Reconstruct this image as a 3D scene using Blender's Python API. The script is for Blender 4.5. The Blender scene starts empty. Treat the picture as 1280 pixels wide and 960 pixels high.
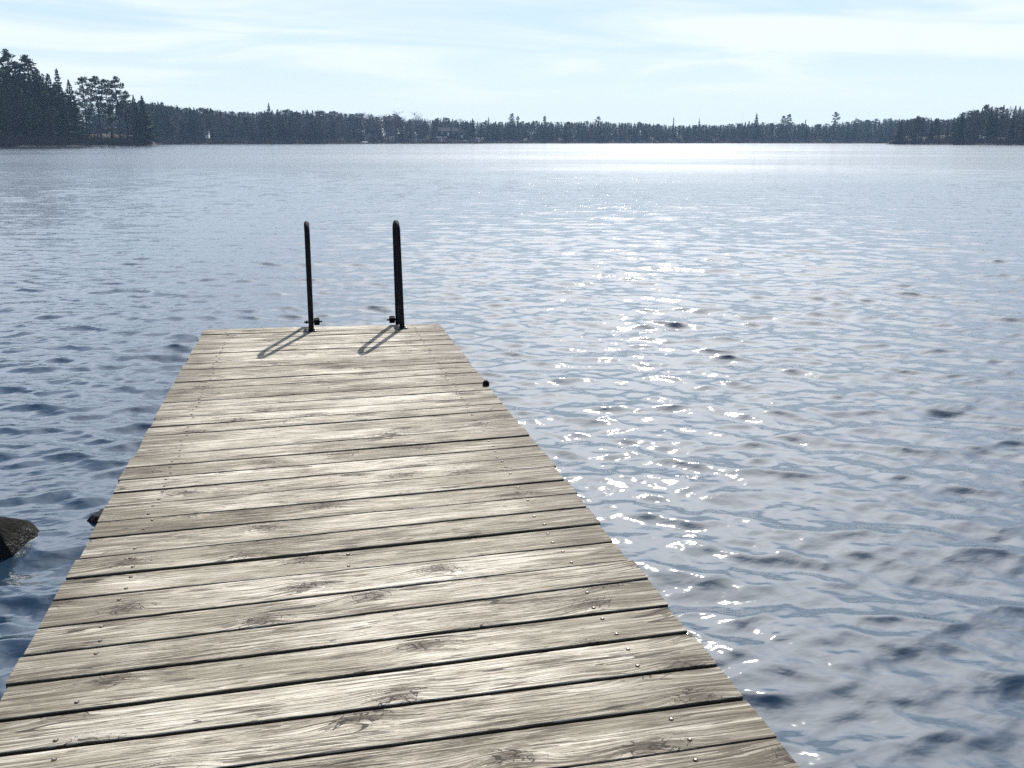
import bpy, bmesh, math, random
import numpy as np
from mathutils import Vector, Matrix, noise as mnoise

random.seed(7)
RNG = np.random.default_rng(11)
R = math.radians
sc = bpy.context.scene
COL = sc.collection

# ------------------------------------------------------------------ camera
F = 1090.0                      # focal length in photo pixels (1280 wide)
CAM_Z, DECK_Z = 1.65, 0.35
PITCH = math.atan((480 - 176.3) / F)
SP, CP = math.sin(PITCH), math.cos(PITCH)

def ray(u, v):
    X, dn = (u - 640) / F, (v - 480) / F
    return Vector((X, CP - SP * dn, -(SP + CP * dn)))

def on_plane(u, v, z=0.0):
    d = ray(u, v)
    t = (CAM_Z - z) / -d.z
    return Vector((0, 0, CAM_Z)) + d * t

def at_dist(u, v, D):
    """point seen at pixel (u,v) at horizontal forward distance D"""
    d = ray(u, v)
    return Vector((0, 0, CAM_Z)) + d * (D / d.y)

cam = bpy.data.cameras.new('camera')
cam.sensor_width = 36.0
cam.lens = F / 1280 * 36
cam.clip_start = 0.05
cam.clip_end = 6000
cam_o = bpy.data.objects.new('camera', cam)
cam_o.location = (0, 0, CAM_Z)
cam_o.rotation_euler = (R(90) - PITCH, 0, 0)
COL.objects.link(cam_o)
sc.camera = cam_o

# ------------------------------------------------------------------ helpers
def tag(o, label=None, cat=None, group=None, kind=None):
    for k, v in (('label', label), ('category', cat), ('group', group), ('kind', kind)):
        if v:
            o[k] = v
    return o

def empty(name, loc):
    o = bpy.data.objects.new(name, None)
    o.location = loc
    o.empty_display_size = 0.2
    COL.objects.link(o)
    return o

def link_mesh(name, me, mats=(), parent=None, loc=None):
    o = bpy.data.objects.new(name, me)
    for m in mats:
        if m.name not in [x.name for x in me.materials if x]:
            me.materials.append(m)
    if parent is not None:
        o.parent = parent
    if loc is not None:
        o.location = loc
    COL.objects.link(o)
    return o

def mesh_from(name, verts, faces, smooth=False):
    me = bpy.data.meshes.new(name)
    me.from_pydata([tuple(v) for v in verts], [], faces)
    me.update()
    if smooth:
        me.polygons.foreach_set('use_smooth', [True] * len(me.polygons))
    return me

def mesh_np(name, V, Q, smooth=True):
    """V (n,3), Q (m,k) with constant k"""
    me = bpy.data.meshes.new(name)
    n, (m, k) = len(V), Q.shape
    me.vertices.add(n)
    me.vertices.foreach_set('co', np.ascontiguousarray(V, dtype=np.float32).ravel())
    me.loops.add(m * k)
    me.loops.foreach_set('vertex_index', np.ascontiguousarray(Q, dtype=np.int32).ravel())
    me.polygons.add(m)
    me.polygons.foreach_set('loop_start', np.arange(0, m * k, k, dtype=np.int32))
    me.polygons.foreach_set('loop_total', np.full(m, k, dtype=np.int32))
    me.update(calc_edges=True)
    me.polygons.foreach_set('use_smooth', np.full(m, smooth, dtype=bool))
    return me

def tube(verts, faces, pts, radii, n=12, cap=True):
    pts = [Vector(p) for p in pts]
    if not hasattr(radii, '__len__'):
        radii = [radii] * len(pts)
    base = len(verts)
    up = Vector((0.31, 0.17, 0.93)).normalized()
    prev = None
    for i, p in enumerate(pts):
        t = (pts[min(i + 1, len(pts) - 1)] - pts[max(i - 1, 0)]).normalized()
        if prev is None:
            a = t.cross(up if abs(t.dot(up)) < 0.95 else Vector((1, 0, 0))).normalized()
        else:
            a = (prev - t * prev.dot(t)).normalized()
        prev = a
        b = t.cross(a)
        for k in range(n):
            an = 2 * math.pi * k / n
            verts.append(p + (a * math.cos(an) + b * math.sin(an)) * radii[i])
    for i in range(len(pts) - 1):
        for k in range(n):
            k2 = (k + 1) % n
            faces.append((base + i * n + k, base + i * n + k2, base + (i + 1) * n + k2, base + (i + 1) * n + k))
    if cap:
        faces.append(tuple(base + k for k in reversed(range(n))))
        e = base + (len(pts) - 1) * n
        faces.append(tuple(e + k for k in range(n)))

def box_vf(verts, faces, c, ax, ay, az):
    """box from centre and three half-axis vectors"""
    b = len(verts)
    for sx in (-1, 1):
        for sy in (-1, 1):
            for sz in (-1, 1):
                verts.append(Vector(c) + Vector(ax) * sx + Vector(ay) * sy + Vector(az) * sz)
    for f in ((0, 1, 3, 2), (4, 6, 7, 5), (0, 4, 5, 1), (2, 3, 7, 6), (0, 2, 6, 4), (1, 5, 7, 3)):
        faces.append(tuple(b + i for i in f))

def bevel(o, w=0.004, seg=2):
    m = o.modifiers.new('bevel', 'BEVEL')
    m.width = w
    m.segments = seg
    m.limit_method = 'ANGLE'
    return o

# ------------------------------------------------------------------ materials
class NT:
    def __init__(self, name):
        self.m = bpy.data.materials.new(name)
        self.m.use_nodes = True
        self.t = self.m.node_tree
        self.b = self.t.nodes['Principled BSDF']
    def n(self, typ, **kw):
        nd = self.t.nodes.new(typ)
        for k, v in kw.items():
            if k.startswith('i_'):
                nd.inputs[k[2:].replace('_', ' ')].default_value = v
            else:
                setattr(nd, k, v)
        return nd
    def l(self, a, b):
        self.t.links.new(a, b)
    def math(self, op, a, b=None, c=None, clamp=False):
        nd = self.n('ShaderNodeMath', operation=op, use_clamp=clamp)
        for i, x in enumerate((a, b, c)):
            if x is None:
                continue
            if isinstance(x, (int, float)):
                nd.inputs[i].default_value = x
            else:
                self.l(x, nd.inputs[i])
        return nd.outputs[0]
    def noise(self, vec, scale, detail=3, rough=0.5, dist=0.0):
        nd = self.n('ShaderNodeTexNoise')
        nd.inputs['Scale'].default_value = scale
        nd.inputs['Detail'].default_value = detail
        nd.inputs['Roughness'].default_value = rough
        nd.inputs['Distortion'].default_value = dist
        self.l(vec, nd.inputs['Vector'])
        return nd.outputs['Fac']
    def ramp(self, fac, stops):
        nd = self.n('ShaderNodeValToRGB')
        e = nd.color_ramp.elements
        while len(e) < len(stops):
            e.new(0.5)
        for el, (p, c) in zip(e, stops):
            el.position = p
            el.color = (*c, 1) if len(c) == 3 else c
        self.l(fac, nd.inputs[0])
        return nd.outputs[0]
    def mix(self, fac, a, b, mode='MIX'):
        nd = self.n('ShaderNodeMix', data_type='RGBA', blend_type=mode)
        for s, x in ((0, fac), (6, a), (7, b)):
            if isinstance(x, (int, float)):
                nd.inputs[s].default_value = x
            elif isinstance(x, tuple):
                nd.inputs[s].default_value = (*x, 1)
            else:
                self.l(x, nd.inputs[s])
        return nd.outputs[2]
    def smooth(self, x, a, b, lo=0.0, hi=1.0):
        nd = self.n('ShaderNodeMapRange', interpolation_type='SMOOTHSTEP')
        self.l(x, nd.inputs[0])
        for i, v in zip((1, 2, 3, 4), (a, b, lo, hi)):
            nd.inputs[i].default_value = v
        return nd.outputs[0]
    def xyz(self, x, y, z):
        nd = self.n('ShaderNodeCombineXYZ')
        for i, v in enumerate((x, y, z)):
            if isinstance(v, (int, float)):
                nd.inputs[i].default_value = v
            else:
                self.l(v, nd.inputs[i])
        return nd.outputs[0]
    def bump(self, h, dist, strength=1.0, normal=None):
        nd = self.n('ShaderNodeBump')
        nd.inputs['Distance'].default_value = dist
        nd.inputs['Strength'].default_value = strength
        self.l(h, nd.inputs['Height'])
        if normal is not None:
            self.l(normal, nd.inputs['Normal'])
        return nd.outputs[0]

def simple_mat(name, col, rough=0.8, metal=0.0, var=0.25, scale=4.0, bump=0.0):
    k = NT(name)
    g = k.n('ShaderNodeTexCoord').outputs['Object']
    f = k.noise(g, scale, 4, 0.6)
    lo = tuple(c * (1 - var) for c in col)
    hi = tuple(min(1, c * (1 + var)) for c in col)
    k.l(k.ramp(f, [(0.3, lo), (0.7, hi)]), k.b.inputs['Base Color'])
    k.b.inputs['Roughness'].default_value = rough
    k.b.inputs['Metallic'].default_value = metal
    if rough >= 0.8:
        k.b.inputs['Specular IOR Level'].default_value = 0.06
    if bump:
        k.l(k.bump(f, bump), k.b.inputs['Normal'])
    return k.m

# --- weathered deck wood: attribute "plank" = (along, across, plank number)
def wood_material():
    k = NT('weathered_wood')
    at = k.n('ShaderNodeAttribute', attribute_name='plank')
    s = k.n('ShaderNodeSeparateXYZ')
    k.l(at.outputs['Vector'], s.inputs[0])
    u, v, w = s.outputs
    at2 = k.n('ShaderNodeAttribute', attribute_name='edge')      # r: distance to plank end (0 at end .. 1), g: tone, b: across 0..1
    s2 = k.n('ShaderNodeSeparateXYZ')
    k.l(at2.outputs['Vector'], s2.inputs[0])
    endd, tone, acr = s2.outputs
    wz = k.math('MULTIPLY', w, 7.31)
    # knots
    kv = k.n('ShaderNodeTexVoronoi', voronoi_dimensions='2D', feature='F1')
    kv.inputs['Scale'].default_value = 1.0
    kv.inputs['Randomness'].default_value = 0.95
    k.l(k.xyz(k.math('MULTIPLY_ADD', w, 13.7, k.math('MULTIPLY', u, 2.6)), k.math('MULTIPLY_ADD', w, 5.13, k.math('MULTIPLY', v, 6.4)), 0.0), kv.inputs['Vector'])
    kd = kv.outputs['Distance']
    kc = k.n('ShaderNodeSeparateColor')
    k.l(kv.outputs['Color'], kc.inputs[0])
    has = k.math('GREATER_THAN', kc.outputs[0], 0.5)
    infl = k.math('MULTIPLY', k.smooth(kd, 0.0, 0.42, 1.0, 0.0), has)
    # grain direction warped by slow noise and by knots
    slow = k.noise(k.xyz(k.math('MULTIPLY', u, 1.6), k.math('MULTIPLY', v, 5.0), wz), 1.0, 2, 0.5)
    vw = k.math('ADD', v, k.math('MULTIPLY', k.math('SUBTRACT', slow, 0.5), 0.028))
    vw = k.math('ADD', vw, k.math('MULTIPLY', infl, 0.022))
    fine = k.noise(k.xyz(k.math('MULTIPLY', u, 9.0), k.math('MULTIPLY', vw, 250.0), wz), 1.0, 5, 0.65)
    ring = k.noise(k.xyz(k.math('MULTIPLY', u, 1.9), k.math('MULTIPLY', vw, 95.0), k.math('ADD', wz, 3.0)), 1.0, 4, 0.6)
    fibre = k.noise(k.xyz(k.math('MULTIPLY', u, 60.0), k.math('MULTIPLY', vw, 480.0), wz), 1.0, 3, 0.6)
    blot = k.noise(k.xyz(k.math('MULTIPLY', u, 3.0), k.math('MULTIPLY', v, 11.0), k.math('ADD', wz, 9.0)), 1.0, 4, 0.6)
    big = k.noise(k.xyz(k.math('MULTIPLY', u, 1.3), k.math('MULTIPLY', v, 3.5), k.math('ADD', wz, 5.0)), 1.0, 3, 0.55)
    # base tone
    g = k.math('ADD', k.math('MULTIPLY', fine, 0.56), k.math('MULTIPLY', ring, 0.32))
    g = k.math('ADD', g, k.math('MULTIPLY', fibre, 0.20))
    g = k.math('ADD', g, k.math('MULTIPLY', k.math('SUBTRACT', blot, 0.5), 0.38))
    g = k.math('ADD', g, k.math('MULTIPLY', k.math('SUBTRACT', big, 0.5), 0.20))
    g = k.math('ADD', g, k.math('MULTIPLY', k.math('SUBTRACT', tone, 0.5), 0.09))
    g = k.math('MULTIPLY_ADD', g, 1.85, -0.525)
    col = k.ramp(g, [(0.16, (0.040, 0.032, 0.022)), (0.32, (0.130, 0.113, 0.086)), (0.47, (0.270, 0.242, 0.193)),
                     (0.62, (0.42, 0.388, 0.325)), (0.84, (0.55, 0.522, 0.458))])
    # green-brown algae stain patches, mostly toward plank ends
    st = k.noise(k.xyz(k.math('MULTIPLY', u, 2.1), k.math('MULTIPLY', v, 5.0), k.math('ADD', k.math('MULTIPLY', w, 0.7), 20.0)), 1.0, 4, 0.6)
    stm = k.smooth(k.math('ADD', st, k.math('MULTIPLY', endd, -0.12)), 0.38, 0.58)
    col = k.mix(k.math('MULTIPLY', stm, 0.55), col, (0.17, 0.155, 0.115), 'MIX')
    ends = k.math('MULTIPLY', k.smooth(k.math('ADD', endd, k.math('MULTIPLY', big, -0.55)), -0.26, 0.14, 1.0, 0.0), 0.85)
    streak = k.math('MULTIPLY', ends, k.smooth(ring, 0.40, 0.60, 1.0, 0.25))
    col = k.mix(streak, col, (0.075, 0.062, 0.046))
    # knots: rings, dark rim
    krad = k.math('ADD', kd, k.math('MULTIPLY', k.math('SUBTRACT', k.noise(k.xyz(k.math('MULTIPLY', u, 30.0), k.math('MULTIPLY', v, 70.0), wz), 1.0, 3, 0.6), 0.5), 0.10))
    kring = k.math('MULTIPLY_ADD', k.math('SINE', k.math('MULTIPLY', krad, 190.0)), 0.5, 0.5)
    kcore = k.math('MULTIPLY', k.smooth(krad, 0.055, 0.10, 1.0, 0.0), has)
    krim = k.math('MULTIPLY', k.math('MULTIPLY', k.smooth(krad, 0.07, 0.10), k.smooth(krad, 0.10, 0.15, 1.0, 0.0)), has)
    col = k.mix(k.math('MULTIPLY', kcore, k.math('MULTIPLY_ADD', kring, 0.35, 0.5)), col, (0.055, 0.042, 0.031))
    halo = k.math('MULTIPLY', k.math('MULTIPLY', k.smooth(krad, 0.06, 0.30, 1.0, 0.0), has), k.smooth(fine, 0.44, 0.54, 0.85, 0.0))
    col = k.mix(halo, col, (0.07, 0.056, 0.042))
    col = k.mix(k.math('MULTIPLY', krim, k.smooth(fine, 0.35, 0.55, 0.95, 0.25)), col, (0.04, 0.032, 0.025))
    kang = k.noise(k.xyz(k.math('MULTIPLY', u, 16.0), k.math('MULTIPLY', v, 26.0), k.math('ADD', wz, 77.0)), 1.0, 2.0, 0.5, 1.2)
    star = k.math('LESS_THAN', k.math('ABSOLUTE', k.math('SUBTRACT', kang, 0.5)), k.math('MULTIPLY', k.math('MULTIPLY', k.smooth(kd, 0.05, 0.30, 1.0, 0.0), has), 0.026))
    col = k.mix(k.math('MULTIPLY', star, 0.9), col, (0.018, 0.015, 0.012))
    # drying cracks running with the grain
    cn = k.noise(k.xyz(k.math('MULTIPLY', u, 0.75), k.math('MULTIPLY', vw, 17.0), k.math('ADD', wz, 31.0)), 1.0, 1.5, 0.5)
    cab = k.math('ABSOLUTE', k.math('SUBTRACT', cn, 0.5))
    cm = k.noise(k.xyz(k.math('MULTIPLY', u, 2.4), k.math('MULTIPLY', v, 9.0), k.math('ADD', wz, 40.0)), 1.0, 3, 0.6)
    wid = k.smooth(cm, 0.44, 0.68, 0.0, 0.0085)
    crack = k.math('LESS_THAN', cab, wid)
    cracks = k.math('MULTIPLY', crack, 0.88)
    cn2 = k.noise(k.xyz(k.math('MULTIPLY', u, 2.4), k.math('MULTIPLY', vw, 58.0), k.math('ADD', wz, 51.0)), 1.0, 2, 0.5)
    cab2 = k.math('ABSOLUTE', k.math('SUBTRACT', cn2, 0.5))
    cm2 = k.noise(k.xyz(k.math('MULTIPLY', u, 5.0), k.math('MULTIPLY', v, 16.0), k.math('ADD', wz, 60.0)), 1.0, 3, 0.6)
    hair = k.math('LESS_THAN', cab2, k.smooth(cm2, 0.34, 0.66, 0.0, 0.030))
    col = k.mix(k.math('MULTIPLY', hair, 0.82), col, (0.07, 0.058, 0.044))
    col = k.mix(cracks, col, (0.022, 0.019, 0.015))
    k.l(col, k.b.inputs['Base Color'])
    k.b.inputs['Roughness'].default_value = 0.8
    k.b.inputs['Specular IOR Level'].default_value = 0.2
    h = k.math('ADD', k.math('MULTIPLY', fine, 0.55), k.math('MULTIPLY', ring, 0.9))
    h = k.math('ADD', h, k.math('MULTIPLY', fibre, 0.25))
    h = k.math('SUBTRACT', h, k.math('MULTIPLY', k.math('MAXIMUM', crack, star), 1.3))
    h = k.math('SUBTRACT', h, k.math('MULTIPLY', hair, 0.5))
    h = k.math('ADD', h, k.math('MULTIPLY', infl, 0.35))
    k.l(k.bump(h, 0.0042, 1.0), k.b.inputs['Normal'])
    return k.m

def water_material():
    k = NT('lake_water')
    geo = k.n('ShaderNodeNewGeometry').outputs['Position']
    s = k.n('ShaderNodeSeparateXYZ')
    k.l(geo, s.inputs[0])
    x, y, z = s.outputs
    at = k.n('ShaderNodeAttribute', attribute_name='far')
    far = at.outputs['Fac']
    at2 = k.n('ShaderNodeAttribute', attribute_name='calm')
    rough_sea = k.math('SUBTRACT', 1.0, at2.outputs['Fac'])
    # rotate a little so that crests run slightly oblique
    xr = k.math('ADD', k.math('MULTIPLY', x, 0.97), k.math('MULTIPLY', y, 0.24))
    yr = k.math('SUBTRACT', k.math('MULTIPLY', y, 0.97), k.math('MULTIPLY', x, 0.24))
    fine = k.noise(k.xyz(k.math('MULTIPLY', xr, 4.2), k.math('MULTIPLY', yr, 8.0), 0.0), 1.0, 3.0, 0.5, 0.4)
    small = k.noise(k.xyz(k.math('MULTIPLY', x, 13.0), k.math('MULTIPLY', y, 21.0), 3.0), 1.0, 2.0, 0.5, 0.3)
    mid = k.noise(k.xyz(k.math('MULTIPLY', xr, 0.75), k.math('MULTIPLY', yr, 1.9), 5.0), 1.0, 3.5, 0.58, 0.3)
    gust = k.noise(k.xyz(k.math('MULTIPLY', x, 0.012), k.math('MULTIPLY', y, 0.035), 8.0), 1.0, 3, 0.55)
    gm = k.smooth(gust, 0.3, 0.7, 0.65, 1.25)
    amp = k.math('MULTIPLY', gm, rough_sea)
    h = k.math('MULTIPLY', fine, k.smooth(far, 0.0, 0.4, 0.008, 0.025))
    h = k.math('ADD', h, k.math('MULTIPLY', small, k.smooth(far, 0.0, 0.3, 0.0028, 0.0035)))
    h = k.math('ADD', h, k.math('MULTIPLY', k.math('MULTIPLY', mid, far), 0.07))
    h = k.math('MULTIPLY', h, amp)
    k.l(k.bump(h, 1.0, 1.0), k.b.inputs['Normal'])
    body = (0.012, 0.025, 0.042, 1)
    k.b.inputs['Base Color'].default_value = body
    k.b.inputs['IOR'].default_value = 1.75
    k.l(k.smooth(far, 0, 1, 0.045, 0.09), k.b.inputs['Roughness'])
    # unresolved ripples far out: a rough facet layer
    p2 = k.n('ShaderNodeBsdfPrincipled')
    p2.inputs['Base Color'].default_value = body
    p2.inputs['IOR'].default_value = 1.75
    k.l(k.math('MULTIPLY', k.smooth(far, 0.05, 1.0, 0.10, 0.27), k.math('MULTIPLY_ADD', amp, 0.6, 0.4)), p2.inputs['Roughness'])
    h2 = k.math('ADD', k.math('MULTIPLY', fine, 0.006), k.math('MULTIPLY', k.math('MULTIPLY', mid, far), 0.045))
    k.l(k.bump(k.math('MULTIPLY', h2, amp), 1.0, 1.0), p2.inputs['Normal'])
    mxs = k.n('ShaderNodeMixShader')
    k.l(k.smooth(far, 0.08, 0.75, 0.0, 0.44), mxs.inputs[0])
    k.l(k.b.outputs[0], mxs.inputs[1])
    k.l(p2.outputs[0], mxs.inputs[2])
    k.l(mxs.outputs[0], k.t.nodes['Material Output'].inputs['Surface'])
    return k.m

M = {}
M['wood'] = wood_material()
M['water'] = water_material()
M['board_edge'] = simple_mat('gap_shade_board_edge', (0.05, 0.043, 0.034), 0.9, 0, 0.4, 12)  # gap shade put into the colour: board sides darkened so joints look black
M['beam'] = simple_mat('grey_timber', (0.16, 0.14, 0.11), 0.85, 0, 0.3, 9)
M['rust'] = simple_mat('rust_stain', (0.07, 0.045, 0.03), 0.9, 0, 0.4, 200)
M['nail'] = simple_mat('nail_steel', (0.22, 0.205, 0.19), 0.55, 0.5, 0.3, 60)
M['steel'] = simple_mat('dark_galvanised_steel', (0.016, 0.017, 0.019), 0.8, 0.0, 0.35, 25)
M['bright'] = simple_mat('bright_zinc', (0.6, 0.6, 0.6), 0.3, 0.9, 0.2, 60)
M['black'] = simple_mat('black_rubber', (0.006, 0.006, 0.007), 0.8, 0, 0.2, 60)
M['bank'] = simple_mat('bank_soil', (0.03, 0.025, 0.019), 0.95, 0, 0.45, 0.15)
M['dry_grass'] = simple_mat('dry_grass', (0.24, 0.20, 0.12), 0.95, 0, 0.35, 0.4)
M['bark'] = simple_mat('pine_bark', (0.075, 0.052, 0.04), 0.95, 0, 0.35, 2)
M['birch'] = simple_mat('grey_bark', (0.075, 0.062, 0.058), 0.9, 0, 0.35, 2)
M['spruce'] = simple_mat('spruce_needles', (0.032, 0.05, 0.026), 0.85, 0, 0.4, 0.7)
M['pine'] = simple_mat('pine_needles', (0.048, 0.066, 0.034), 0.85, 0, 0.4, 0.7)
M['twig'] = simple_mat('bare_twigs', (0.085, 0.062, 0.062), 0.9, 0, 0.3, 0.7)
M['red'] = simple_mat('falu_red_boards', (0.22, 0.05, 0.035), 0.85, 0, 0.2, 3)
M['white'] = simple_mat('white_paint', (0.75, 0.75, 0.73), 0.6, 0, 0.08, 3)
M['roof'] = simple_mat('pale_roofing', (0.035, 0.035, 0.038), 0.85, 0.0, 0.2, 2)
M['dark_roof'] = simple_mat('dark_roofing', (0.03, 0.028, 0.028), 0.9, 0.0, 0.2, 2)
M['pane'] = simple_mat('window_glass', (0.03, 0.035, 0.04), 0.1, 0, 0.1, 2)

def rock_material():
    k = NT('wet_granite')
    o = k.n('ShaderNodeTexCoord').outputs['Object']
    a = k.noise(o, 9, 6, 0.65)
    b = k.noise(o, 60, 4, 0.6)
    col = k.ramp(a, [(0.3, (0.004, 0.004, 0.004)), (0.55, (0.008, 0.0078, 0.0072)), (0.75, (0.022, 0.02, 0.017))])
    col = k.mix(0.35, col, k.ramp(b, [(0.35, (0.02, 0.02, 0.02)), (0.7, (0.028, 0.026, 0.022))]))
    sz = k.n('ShaderNodeSeparateXYZ')
    k.l(k.n('ShaderNodeNewGeometry').outputs['Position'], sz.inputs[0])
    wet = k.smooth(k.math('ADD', sz.outputs[2], k.math('MULTIPLY', a, 0.05)), 0.05, 0.11, 1.0, 0.0)
    col = k.mix(k.math('MULTIPLY', wet, 0.75), col, (0.012, 0.012, 0.012))
    k.l(col, k.b.inputs['Base Color'])
    k.l(k.smooth(wet, 0, 1, 0.85, 0.3), k.b.inputs['Roughness'])
    k.b.inputs['Specular IOR Level'].default_value = 0.05
    hh = k.math('ADD', k.math('MULTIPLY', a, 1.0), k.math('MULTIPLY', b, 0.3))
    k.l(k.bump(hh, 0.02, 0.8), k.b.inputs['Normal'])
    return k.m
M['rock'] = rock_material()

# ------------------------------------------------------------------ the jetty
# board joints read off the photograph at two columns, taken back to the deck plane
JOINTS = [(411, 404.5), (417, 409.5), (422.8, 414.3), (428.4, 419.5), (433.9, 424.5), (440.2, 430.7), (446, 436.5),
          (452.4, 442.5), (459, 448.7), (466.5, 454.7), (474, 461.5), (482.2, 468.4), (490, 475.7), (498, 483.3),
          (506.5, 491.5), (516.2, 501), (526.7, 510.4), (537, 519.6), (548, 530.5), (560.6, 541.8), (573.7, 554.2),
          (588.3, 568), (602.8, 581.7), (619, 597.3), (636.4, 614.7), (656, 633.4), (678, 653.2), (700.6, 675.6),
          (725.6, 700.3), (755.6, 727.7), (787.3, 757.9), (820.6, 792), (861.6, 831), (905.3, 875.6), (957, 924.8)]
WIDE = {25: 0.013, 27: 0.010, 29: 0.013, 31: 0.012, 32: 0.010, 33: 0.011, 34: 0.012, 2: 0.012, 4: 0.012, 14: 0.010}
# side lines of the deck
Ledge = (on_plane(255, 412, DECK_Z), on_plane(0, 868, DECK_Z))
Redge = (on_plane(548, 404, DECK_Z), on_plane(1000, 960, DECK_Z))

def isect(a, b, c, d):
    """2D intersection of lines ab and cd"""
    x1, y1, x2, y2 = a.x, a.y, b.x, b.y
    x3, y3, x4, y4 = c.x, c.y, d.x, d.y
    den = (x1 - x2) * (y3 - y4) - (y1 - y2) * (x3 - x4)
    t = ((x1 - x3) * (y3 - y4) - (y1 - y3) * (x3 - x4)) / den
    return Vector((x1 + t * (x2 - x1), y1 + t * (y2 - y1), DECK_Z))

lines = []
for yl, yr in JOINTS:
    a, b = on_plane(300, yl, DECK_Z), on_plane(540, yr, DECK_Z)
    lines.append((isect(a, b, *Ledge), isect(a, b, *Redge)))
# the deck goes on behind the camera with boards of the same width
dl = (Ledge[1] - Ledge[0]).normalized() * 0.15
dr = (Redge[1] - Redge[0]).normalized() * 0.15
for i in range(24):
    lines.append((lines[-1][0] + dl, lines[-1][1] + dr))

AX = (lines[0][0] + lines[0][1]) * 0.5
AXN = (lines[-1][0] + lines[-1][1]) * 0.5
DIR = (AXN - AX).normalized()                  # from far end to near
SIDE = Vector((-DIR.y, DIR.x, 0)).normalized()
if SIDE.x < 0:
    SIDE = -SIDE                               # to the right
THICK = 0.034

dock = empty('jetty', (AX.x, AX.y, 0))
tag(dock, 'weathered grey plank jetty running out over the lake', 'jetty')

def build_decking():
    V, Fc, MI = [], [], []
    A1, A2 = [], []
    NU, NV = 70, 9
    nail_rows = (0.105, 0.50, 0.885)
    for i in range(len(lines) - 1):
        rr = random.Random(100 + i)
        f0, f1 = lines[i], lines[i + 1]
        g0 = WIDE.get(i, 0.0055 + 0.003 * rr.random()) * 0.5
        g1 = WIDE.get(i + 1, 0.0055 + 0.003 * rr.random()) * 0.5
        if i == 0:
            g0 = 0
        el, er = rr.uniform(-0.008, 0.006), rr.uniform(-0.008, 0.006)
        if i == 25:
            el -= 0.014
        dz = rr.uniform(-0.0025, 0.0025)
        tl = rr.uniform(-0.003, 0.003)
        tone = rr.random()
        ph = rr.uniform(0, 50)
        for j in range(NU + 1):
            t = j / NU
            a = f0[0].lerp(f0[1], t)
            b = f1[0].lerp(f1[1], t)
            ac = (b - a).normalized()
            wdt = (b - a).length
            dlen = (f0[1] - f0[0]).length
            ulen = t * dlen
            along = (f0[1] - f0[0]).normalized()
            wob0 = 0.0016 * mnoise.noise((ulen * 4, ph, 0)) + 0.0008 * mnoise.noise((ulen * 19, ph, 3))
            wob1 = 0.0016 * mnoise.noise((ulen * 4, ph, 7)) + 0.0008 * mnoise.noise((ulen * 19, ph, 9))
            s0 = g0 + wob0
            s1 = wdt - g1 + wob1
            push = (-el if j == 0 else 0) , (er if j == NU else 0)
            offs = along * (el if j == 0 else (er if j == NU else 0))
            if j == 0: offs = along * (-el)
            row = []
            prof = [(0.0, -THICK), (0.0, -0.0025), (0.0018, -0.0004)] + \
                   [(None, q / (NV - 1)) for q in range(1, NV - 1)] + \
                   [(1.0018, -0.0004), (1.0, -0.0025), (1.0, -THICK)]
            for pi, (pa, pz) in enumerate(prof):
                if pa is None:
                    d = s0 + (s1 - s0) * pz
                    fr = pz
                    zz = -0.0016 * (4 * (fr - 0.5) ** 2) * 0.5 + 0.0006 * mnoise.noise((ulen * 3, fr * 4, ph))
                elif pa < 0.5:
                    d = s0 + pa
                    zz = pz
                else:
                    d = s1 - (pa - 1.0)
                    zz = pz
                fr = (d - s0) / max(1e-6, (s1 - s0))
                p = a + ac * d + offs
                p.z = DECK_Z + zz + dz + tl * (fr - 0.5) + 0.0015 * math.sin(ulen * 2.1 + ph)
                row.append(len(V))
                V.append(p)
                A1.append((ulen + i * 3.7, d, float(i)))
                A2.append((min(t, 1 - t) * 2, tone, fr))
            n = len(row)
            if j > 0:
                for q in range(n - 1):
                    Fc.append((prev[q], row[q], row[q + 1], prev[q + 1]))
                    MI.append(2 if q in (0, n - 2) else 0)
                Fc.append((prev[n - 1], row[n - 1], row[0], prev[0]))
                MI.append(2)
                if j == NU:
                    Fc.append(tuple(row)); MI.append(0)
            else:
                Fc.append(tuple(reversed(row))); MI.append(0)
            prev = row
        # nail heads, two to each bearer
        for fr_ in nail_rows:
            for ac_ in (0.24, 0.76):
                if rr.random() < (0.9 if fr_ == 0.50 else 0.15):
                    continue
                t = fr_ + rr.uniform(-0.008, 0.008)
                a = f0[0].lerp(f0[1], t); b = f1[0].lerp(f1[1], t)
                c = a.lerp(b, ac_ + rr.uniform(-0.05, 0.05))
                c.z = DECK_Z + dz + rr.uniform(0.0002, 0.0018)
                b0 = len(V)
                rad = 0.0036
                c.z = DECK_Z + dz + tl * (ac_ - 0.5) + 0.0015 * math.sin(t * (f0[1] - f0[0]).length * 2.1 + ph) + 0.0006
                for ring, (rm, zz) in enumerate(((1.75, -0.002), (1.6, 0.0006), (1.0, 0.0007), (1.0, 0.0012), (0.72, 0.0022))):
                    for q in range(10):
                        an = 2 * math.pi * q / 10
                        V.append(c + Vector((math.cos(an) * rad * rm, math.sin(an) * rad * rm, zz)))
                        A1.append((0, 0, 0)); A2.append((0.5, 0.5, 0.5))
                for ring in range(4):
                    for q in range(10):
                        q2 = (q + 1) % 10
                        Fc.append((b0 + ring * 10 + q, b0 + ring * 10 + q2, b0 + ring * 10 + 10 + q2, b0 + ring * 10 + 10 + q)); MI.append(3 if ring < 2 else 1)
                Fc.append(tuple(b0 + 40 + q for q in range(10))); MI.append(1)
    V = [p - dock.location for p in V]
    me = mesh_from('decking', V, Fc)
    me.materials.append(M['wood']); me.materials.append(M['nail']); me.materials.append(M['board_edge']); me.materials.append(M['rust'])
    me.polygons.foreach_set('material_index', MI)
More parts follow.
